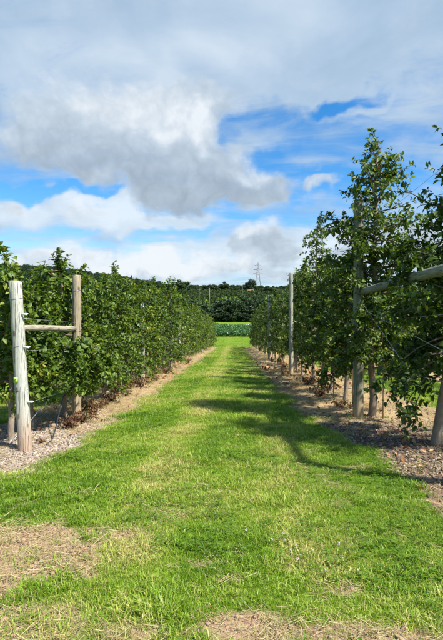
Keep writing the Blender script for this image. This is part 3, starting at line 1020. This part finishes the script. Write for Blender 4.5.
p1x, p1y = -2.66, 5.92
e = add_post(p1x, p1y, 2.15, .080, M['post_pale'], 'stout pale weathered end post of the left row with a lime green tag', lean=(-.135, 0), seed=1, name='end_post')
for (z, dx) in ((1.73, .095), (1.31, .10), (.62, .10)):
    lx = -.135 * z / 2.15
    c = put('wire_clip', Geo().box((lx + .115, -.03, z), (.032, .012, .012)).tube([(lx + .08, -.03, z), (lx + .16, -.03, z + .004)], .006, 6).mesh('wire_clip', M['clip']), e)
lx = -.135 * .9 / 2.15
tg = put('tag', Geo().box((lx - .028, -.083, .90), (.024, .003, .036)).mesh('tag', M['green_tag']), e)
a = np.linspace(PI, 0, 7)
put('printed_mark', Geo().tube(np.r_[[(lx - .036, -.0872, .885)], np.stack([lx - .028 + np.cos(a) * .008, np.full(7, -.0872), .905 + np.sin(a) * .008], 1), [(lx - .020, -.0872, .885)]], .0025, 4).mesh('printed_mark', M['dark_mark']), tg)

add_post(-2.70, 8.0, 2.50, .072, M['post_tan'], 'tan round brace post standing in the leaves behind the pale end post', seed=2)
for k, (y, h) in enumerate(((15.0, 2.55), (25.0, 2.9))):
    add_post(-2.93, y, h, .07, M['post_pale'], ('pale trellis post half hidden midway along the left hedge row', 'pale trellis post deep in the far left hedge row')[k], seed=3 + k)
add_post(2.20, 8.4, 3.86, .088, M['post_grey'], 'tall grey-green trellis post nearest on the right, rising above its leaves', seed=6)
add_post(2.20, 18.2, 3.88, .085, M['post_mid'], 'slender pale trellis post second along the right row', seed=7)
add_post(2.22, 29.5, 4.0, .088, M['post_mid'], 'small far pale trellis post third along the right row', seed=8)
add_post(2.40, 4.62, 2.32, .085, M['post_grey'], 'grey end post carrying the near end of the right brace rail', seed=9, name='end_post')


def rail(A, B, ra, rb, mat, label):
    A, B = np.array(A), np.array(B)
    t = np.linspace(0, 1, 9)[:, None]
    P = (B - A) * t + [0, 0, 1] * (.005 * np.sin(t * 5))
    rad = (ra + (rb - ra) * t[:, 0]); rad[0] *= .9; rad[-1] *= .9
    o = put('brace_rail', Geo().tube(P, rad, 14).mesh('brace_rail', mat, True), loc=tuple(A))
    tag(o, label, 'rail')


rail((p1x - .10 + .02, p1y + .02, Z(p1x, p1y) + 1.55), (-2.72, 7.93, Z(-2.7, 8.0) + 1.59), .042, .050, M['rail_tan'], 'short tan horizontal rail joining the two left brace posts')
rail((2.40, 4.62, Z(2.4, 4.6) + 2.20), (2.20, 8.34, Z(2.2, 8.4) + 2.23), .066, .058, M['rail_grey'], 'thick grey-green rail crossing the leaves at the right edge')


def wire(x0, y0, z0, x1, y1, z1, label, n=30, r=.0022, name='trellis_wire', mat='wire', sag=.02):
    t = np.linspace(0, 1, n)
    X, Y = x0 + (x1 - x0) * t, y0 + (y1 - y0) * t
    P = np.stack([X, Y, zg(0 * X, Y) * 1 + z0 + (z1 - z0) * t - sag * np.abs(np.sin(t * PI * 6))], 1)
    o = put(name, Geo().tube(P, r, 5).mesh(name, M[mat], True))
    tag(o, label, 'wire' if mat == 'wire' else 'hose', None)


for z, w in ((1.72, 'upper'), (1.30, 'middle'), (.62, 'lower')):
    wire(p1x - .02, p1y, z, -2.95, 59, z + .3, '%s trellis wire running along the left row from the end post' % w)
for z, w in ((3.40, 'top'), (2.6, 'upper'), (1.75, 'middle'), (1.0, 'lower')):
    wire(2.34, 4.46, z, 2.35, 58, z + .25, '%s trellis wire running along the right row' % w)
# drip hose: along the left row, dropping to the ground by the end post
yy = np.linspace(8.2, 58, 60)
P = [(-2.50, 6.2, Z(-2.5, 6.2) + .015), (-2.52, 6.45, Z(-2.5, 6.5) + .03), (-2.56, 6.7, Z(-2.5, 6.7) + .16), (-2.68, 7.2, Z(-2.7, 7.2) + .38), (-2.82, 7.7, Z(-2.8, 7.7) + .46)] + \
    [(-2.90, v, Z(0, v) + .52 + .03 * math.sin(v * 3)) for v in yy]
tag(put('drip_hose', Geo().tube(P, .009, 6).mesh('drip_hose', M['hose'], True)), 'dark irrigation hose rising from the mulch beside the left end post', 'hose')
P = [(-2.94, 6.1, Z(-2.9, 6.1) + .02), (-2.90, 6.6, Z(-2.9, 6.6) + .22), (-2.86, 7.1, Z(-2.9, 7.1) + .46), (-2.86, 7.6, Z(-2.9, 7.6) + .60)]
tag(put('guy_wire', Geo().tube(P, .006, 6).mesh('guy_wire', M['wire'], True)), 'thin grey guy wire slanting up behind the left end post', 'wire')
for k, (a, b, lab) in enumerate((((2.18, 8.35, 2.15), (2.32, 6.2, .95), 'grey brace wire slanting down through the leaves on the right'),
                                 ((2.22, 8.35, 1.95), (2.36, 5.2, 1.25), 'lower grey brace wire slanting near the right edge'))):
    A = np.array(a) + [0, 0, Z(a[0], a[1])]; B = np.array(b) + [0, 0, Z(b[0], b[1])]
    t = np.linspace(0, 1, 8)[:, None]
    tag(put('brace_wire', Geo().tube(A + (B - A) * t, .004, 5).mesh('brace_wire', M['wire'], True)), lab, 'wire')

# thin stakes beside the right trunks
for k, (x, y, h) in enumerate(((2.62, 8.35, 1.5), (2.40, 9.6, 1.6), (2.33, 11.1, 1.7), (2.40, 13.0, 1.7), (2.4, 14.6, 1.8))):
    g_ = Geo().tube([(0, 0, -.1), (.01, 0, h * .5), (-.005, .01, h)], [.012, .011, .009], 7)
    tag(put('tree_stake', g_.mesh('tree_stake', M['stake'], True), loc=(x, y, Z(x, y))),
        '%s thin brown tree stake from the near end of the right row' % ORD[k], 'stake', 'tree stakes of the right row')


# ------------------------------------------------------------------ withered weeds, clover
def weed_mesh(seed, R_, H, n):
    r = np.random.default_rng(seed)
    geo = Geo()
    for i in range(14):
        a = r.uniform(0, 6.28); L = R_ * r.uniform(.5, 1.1)
        t = np.linspace(0, 1, 5)
        P = np.stack([np.cos(a) * t * L, np.sin(a) * t * L, H * r.uniform(.4, 1.1) * np.sin(t * 2.2)], 1)
        geo.tube(P, .0025, 3, .3, cap=False)
        m = n // 14
        q = r.random(m)
        C = np.stack([np.interp(q, t, P[:, k]) for k in range(3)], 1) + r.normal(0, .025, (m, 3))
        C[:, 2] = np.maximum(C[:, 2], .01)
        leaf_geo(geo, C, r.normal(0, 1, (m, 3)), r.normal(0, .6, (m, 3)) + [0, 0, 1], r.uniform(.03, .075, m), r.uniform(.009, .02, m), np.clip(r.normal(.42, .3, m), 0, 1), .6, .2)
    return geo.mesh('withered_weed', M['weed'])


WEED = [weed_mesh(400 + i, .26, .20, 220) for i in range(4)]
for side, cx, ys in (('right', 2.2, [9.5, 9.9, 11.0, 11.5, 12.3, 13.2, 14.0, 14.9, 15.8, 17.1, 18.2, 19, 20.2, 21.3, 23.4, 25, 26.5, 28, 30]), ('left', -2.72, [6.3, 7.4, 7.9, 8.5, 8.9, 9.4, 9.8, 10.3, 10.7, 11.2, 11.6, 12.2, 12.7, 13.2, 13.8, 14.5, 15.3, 16.1, 17, 18, 19.2, 20.5, 22, 23.5, 25, 27])):
    for k, y in enumerate(ys):
        x = cx + rng.normal(0, .12)
        if side == 'left' and k == 0:
            x = -2.62
        if k % 3 == 2 and y > 9.5:
            continue
        o = put('withered_weed', WEED[int(rng.integers(0, 4))], loc=(x, y, Z(x, y)), rotz=rng.uniform(0, 6.28))
        s = rng.uniform(.5, 1.3) * (.6 if (side == 'left' and k == 0) else 1)
        o.scale = (s, s, s * rng.uniform(.7, 1.2))
        tag(o, 'reddish-brown withered weed clump at the foot of the %s apple row' % side, 'weed', 'withered weeds under the %s row' % side)


def clover():
    st = Geo().tube([(0, 0, -.01), (.004, .002, .05), (.003, -.002, .085)], .0014, 4).mesh('stem', M['stem'])
    hd = Geo()
    r = np.random.default_rng(9)
    n = 40
    v = unit(r.normal(0, 1, (n, 3)))
    leaf_geo(hd, np.array([.003, -.002, .088]) + v * .003, v, unit(r.normal(0, 1, (n, 3))), np.full(n, .011), np.full(n, .0028), np.zeros(n), .3, 0)
    return st, hd.mesh('flower_head', M['petal'])


CS, CH = clover()
for (px, py) in ((291, 557), (285, 549), (300, 561), (296, 551), (283, 541), (297, 565), (246, 539), (312, 556), (325, 575), (272, 548), (338, 551)):
    dd = 705.0 / (py - 336); x = (px - 234) * dd / F_PX
    e = put('white_clover', None, loc=(x, dd, Z(x, dd)), rotz=rng.uniform(0, 6))
    tag(e, 'small white clover flower standing in the foreground grass', 'flower', 'clover flowers in the foreground grass')
    e.scale = (rng.uniform(.6, .85),) * 3
    put('stem', CS, e); put('flower_head', CH, e)


# ------------------------------------------------------------------ far field, tree belt, hillside
def round_tree(seed, H, Wd, n, leaf, mat):
    r = np.random.default_rng(seed)
    tr = Geo().tube([(0, 0, -.3), (.05, 0, H * .3), (0, .05, H * .7)], [H * .03, H * .022, H * .008], 7)
    k = 26
    c = r.normal(0, 1, (k, 3)); c = unit(c) * (r.random((k, 1)) ** .4)
    c = c * [Wd * .72, Wd * .72, H * .44] + [0, 0, H * .50]
    for q in c:
        tr.tube([(0, 0, max(.5, q[2] * .6)), (q[0] * .5, q[1] * .5, q[2] * .85), tuple(q)], [H * .009, H * .006, H * .003], 4, cap=False)
    rr = r.uniform(.20, .36, k) * Wd
    idx_ = r.integers(0, k, n)
    v = unit(r.normal(0, 1, (n, 3)))
    P = c[idx_] + v * rr[idx_][:, None] * (r.random((n, 1)) ** .35) * [1, 1, .85]
    P[:, 2] = np.maximum(P[:, 2], .2)
    cg = Geo()
    L = leaf * r.uniform(.6, 1.3, n)
    leaf_geo(cg, P, v + r.normal(0, .6, (n, 3)), v + r.normal(0, .5, (n, 3)) + [0, 0, .6], L, L * .34, np.clip(r.normal(.45, .25, n) + v[:, 2] * .12, 0, 1))
    return tr.mesh('trunk', M['bark_dark'], True), cg.mesh('crown', mat)


RT = [round_tree(500 + i, 10.0, 3.6, 4200, .55, M['wood_leaf']) for i in range(4)]


def wood_tree(x, y, k, s, label, group=None, name='broadleaf_tree'):
    e = put(name, None, loc=(x, y, Z(x, y) - .1), rotz=rng.uniform(0, 6.28))
    e.scale = (s[0], s[0], s[1])
    tag(e, label, 'shrub' if name == 'shrub' else 'tree', group)
    put('trunk', RT[k][0], e)
    tag(put('crown', RT[k][1], e), kind='stuff')


i = 0
for x in np.arange(-22, 44, 3.4):
    wood_tree(x + rng.normal(0, .6), 146.5 + rng.normal(0, .6), i % 4, (rng.uniform(.7, .9), rng.uniform(.28, .42)),
              'low dark shrub at the foot of the tree belt', 'shrubs under the tree belt', name='shrub')
    i += 1
for row, (y, x0, x1) in enumerate(((150, -24, 46), (158, -26, 48))):
    x = x0
    while x < x1:
        wood_tree(x + rng.normal(0, .5), y + rng.normal(0, 1.5), i % 4, (rng.uniform(.95, 1.25), (rng.uniform(.72, 1.0) + .12 * row) * (.84 if x < -1.5 else 1.0)),
                  'dark broadleaf tree in the belt beyond the crop field', 'tree belt beyond the field')
        x += rng.uniform(4.2, 6.0); i += 1
wood_tree(12.2, 345, 1, (1.5, 1.25), 'round dark tree alone on the far ridge near the pylon')
wood_tree(-6.0, 345, 2, (1.3, 1.0), 'low rounded tree on the far ridge left of the aisle')
wood_tree(-38.0, 345, 3, (1.7, 1.2), 'wide dark tree on the far ridge above the left hedge end')

WC = [m_[1] for m_ in RT]
hx = np.r_[rng.uniform(-330, 260, 2600), rng.uniform(-260, -50, 1500)]; hy = np.r_[rng.uniform(345, 425, 2600), rng.uniform(235, 360, 1500)]
u_ = hx / hy
keep = (rng.random(len(hx)) < np.where(u_ < -.25, 1.0, sstep(.30, .55, fbm(hx, hy, 60, 91) + sstep(355, 385, hy) * .35)) * np.where((hy < 345) & (u_ > -.24), 0, 1)) & (u_ > -.75) & (u_ < .45)
hx, hy = hx[keep], hy[keep]
n = len(hx)
s_ = rng.uniform(.6, 1.0, n)
scatter('hillside_wood', np.stack([hx, hy, zg(hx, hy) - .8], 1), np.stack([np.zeros(n), np.zeros(n), rng.uniform(0, 6.28, n)], 1),
        np.stack([s_ * 1.3, s_ * 1.3, s_ * .85], 1), rng.integers(0, 4, n), WC, 'dark green woodland covering the far hillside', 'wood')

# orchard rows on the far slope
ox, oy = [], []
for yy in np.arange(215, 345, 7.5):
    xx = np.arange(-90, 80, 2.4)
    ox.append(xx + rng.normal(0, .3, len(xx))); oy.append(np.full(len(xx), yy) + rng.normal(0, 1.6, len(xx)))
ox, oy = np.concatenate(ox), np.concatenate(oy)
k_ = (ox / oy > -.23) & (rng.random(len(ox)) < .55 + .45 * (fbm(ox, oy, 18, 5) > .5))
ox, oy = ox[k_], oy[k_]; n = len(ox)
M['slope_leaf'] = leafy('slope_orchard_leaf', [(0, (.02, .045, .010)), (.6, (.042, .085, .014)), (1, (.08, .12, .02))], rough=.6, trans=.2)
LIGHT = [round_tree(560 + i, 3.0, 1.4, 500, .45, M['slope_leaf'])[1] for i in range(2)]
scatter('far_orchard_rows', np.stack([ox, oy, zg(ox, oy)], 1), np.stack([np.zeros(n), np.zeros(n), rng.uniform(0, 6.28, n)], 1),
        np.repeat(rng.uniform(.6, 1.35, n)[:, None], 3, 1), rng.integers(0, 2, n), LIGHT, 'lighter green far orchard rows on the slope below the ridge', 'orchard')


def crop_plant(seed):
    r = np.random.default_rng(seed)
    geo = Geo(); n = 110
    P = np.stack([r.normal(0, .32, n), r.normal(0, .32, n), r.uniform(.05, .9, n)], 1)
    leaf_geo(geo, P, r.normal(0, 1, (n, 3)) + [0, 0, .5], r.normal(0, .6, (n, 3)) + [0, 0, 1], r.uniform(.2, .4, n), r.uniform(.06, .11, n), np.clip(r.normal(.5, .25, n), 0, 1))
    return geo.mesh('crop_plant', M['crop_leaf'])


cx_, cy_ = [], []
for k, yy in enumerate(np.arange(85, 108, 1.9)):
    xx = np.arange(-16, 24, .55)
    cx_.append(xx + rng.normal(0, .1, len(xx))); cy_.append(np.full(len(xx), yy) + rng.normal(0, .12, len(xx)))
cx_, cy_ = np.concatenate(cx_), np.concatenate(cy_); n = len(cx_)
scatter('crop_field', np.stack([cx_, cy_, zg(cx_, cy_)], 1), np.stack([np.zeros(n), np.zeros(n), rng.uniform(0, 6.28, n)], 1),
        np.repeat((rng.uniform(.6, 1.2, n) * (.7 + .6 * fbm(cx_, cy_, 5, 12)))[:, None], 3, 1), rng.integers(0, 3, n), [crop_plant(600 + i) for i in range(3)],
        'blue-green leafy crop rows beyond the end of the aisle', 'crop')


def heap(L, W, H, seed, mat, name):
    r = np.random.default_rng(seed)
    V, T = [], []
    a, b = 14, 8
    for i in range(a):
        for j in range(b):
            u, v = i / (a - 1) * 2 - 1, j / (b - 1) * 2 - 1
            V.append((u * L, v * W, max(0, H * (1 - abs(u) ** 3) * math.sqrt(max(0, 1 - v * v)) * (1 + r.normal(0, .07))) - .03))
    for i in range(a - 1):
        for j in range(b - 1):
            q = (i * b + j, (i + 1) * b + j, (i + 1) * b + j + 1, i * b + j + 1)
            T += [(q[0], q[1], q[2]), (q[0], q[2], q[3])]
    geo = Geo(); geo.add(V, T)
    return put(name, geo.mesh(name, mat, True))


o = heap(1.6, .8, .9, 1, M['white_sheet'], 'covered_heap'); o.location = (3.9, 112, Z(3.9, 112)); tag(o, 'white sheeted heap at the right end of the crop rows', 'heap')
o = heap(2.6, .6, .55, 2, M['white_sheet'], 'row_cover'); o.location = (-1.5, 113, Z(-1.5, 113)); tag(o, 'low white row cover behind the crop field', 'row cover')
o = heap(2.2, .6, .5, 3, M['white_sheet'], 'row_cover'); o.location = (-6.6, 114, Z(-6.6, 114)); tag(o, 'white row cover beside the left hedge end', 'row cover')
o = heap(4.2, 3.5, 3.0, 4, M['earth'], 'earth_bank'); o.location = (11.6, 335, Z(11.6, 335) + .6); tag(o, 'bare tan earth bank on the far slope under the round tree', 'bank')


def pylon():
    geo = Geo()
    H = 31.0

    def w(z):
        return 3.0 * (1 - z / H) ** 1.2 + .35
    lev = [0, 6, 11, 15.5, 19.5, 23, 25.5, 27.5, 29.3, H]
    for sx in (-1, 1):
        for sy in (-1, 1):
            geo.tube([(sx * w(z), sy * w(z), z) for z in lev], .12, 4)
    for a, b in zip(lev[:-1], lev[1:]):
        for s in (-1, 1):
            for f in (-1, 1):
                geo.tube([(f * w(a), s * w(a), a), (-f * w(b), s * w(b), b)], .055, 3)
                geo.tube([(s * w(a), f * w(a), a), (s * w(b), -f * w(b), b)], .055, 3)
    me = geo.mesh('tower', M['steel'])
    return me


e = put('lattice_pylon', None, loc=(19.5, 382, Z(19.5, 382) - 6))
tag(e, 'grey steel lattice pylon standing on the far ridge against the sky', 'pylon')
put('tower', pylon(), e)
for z, L in ((21.5, 4.2), (25, 3.6), (28.2, 2.8)):
    put('crossarm', Geo().tube([(-L, 0, z + .3), (0, 0, z), (L, 0, z + .3)], .16, 4).tube([(-L, 0, z + .3), (0, 0, z + 1.3), (L, 0, z + .3)], .10, 4).mesh('crossarm', M['steel']), e)


def pole(x, y, h, label):
    e = put('utility_pole', None, loc=(x, y, Z(x, y)))
    tag(e, label, 'pole')
    put('shaft', Geo().tube([(0, 0, -.5), (0, 0, h)], [.15, .11], 8).mesh('shaft', M['post_grey'], True), e)
    put('crossarm', Geo().box((0, 0, h - .6), (.8, .06, .06)).mesh('crossarm', M['post_grey']), e)


pole(-17.5, 235, 11, 'grey utility pole above the left hedge end')
pole(-12.5, 240, 11, 'grey utility pole second from the left hedge end')
pole(4.6, 262, 14, 'grey utility pole in front of the round ridge tree')
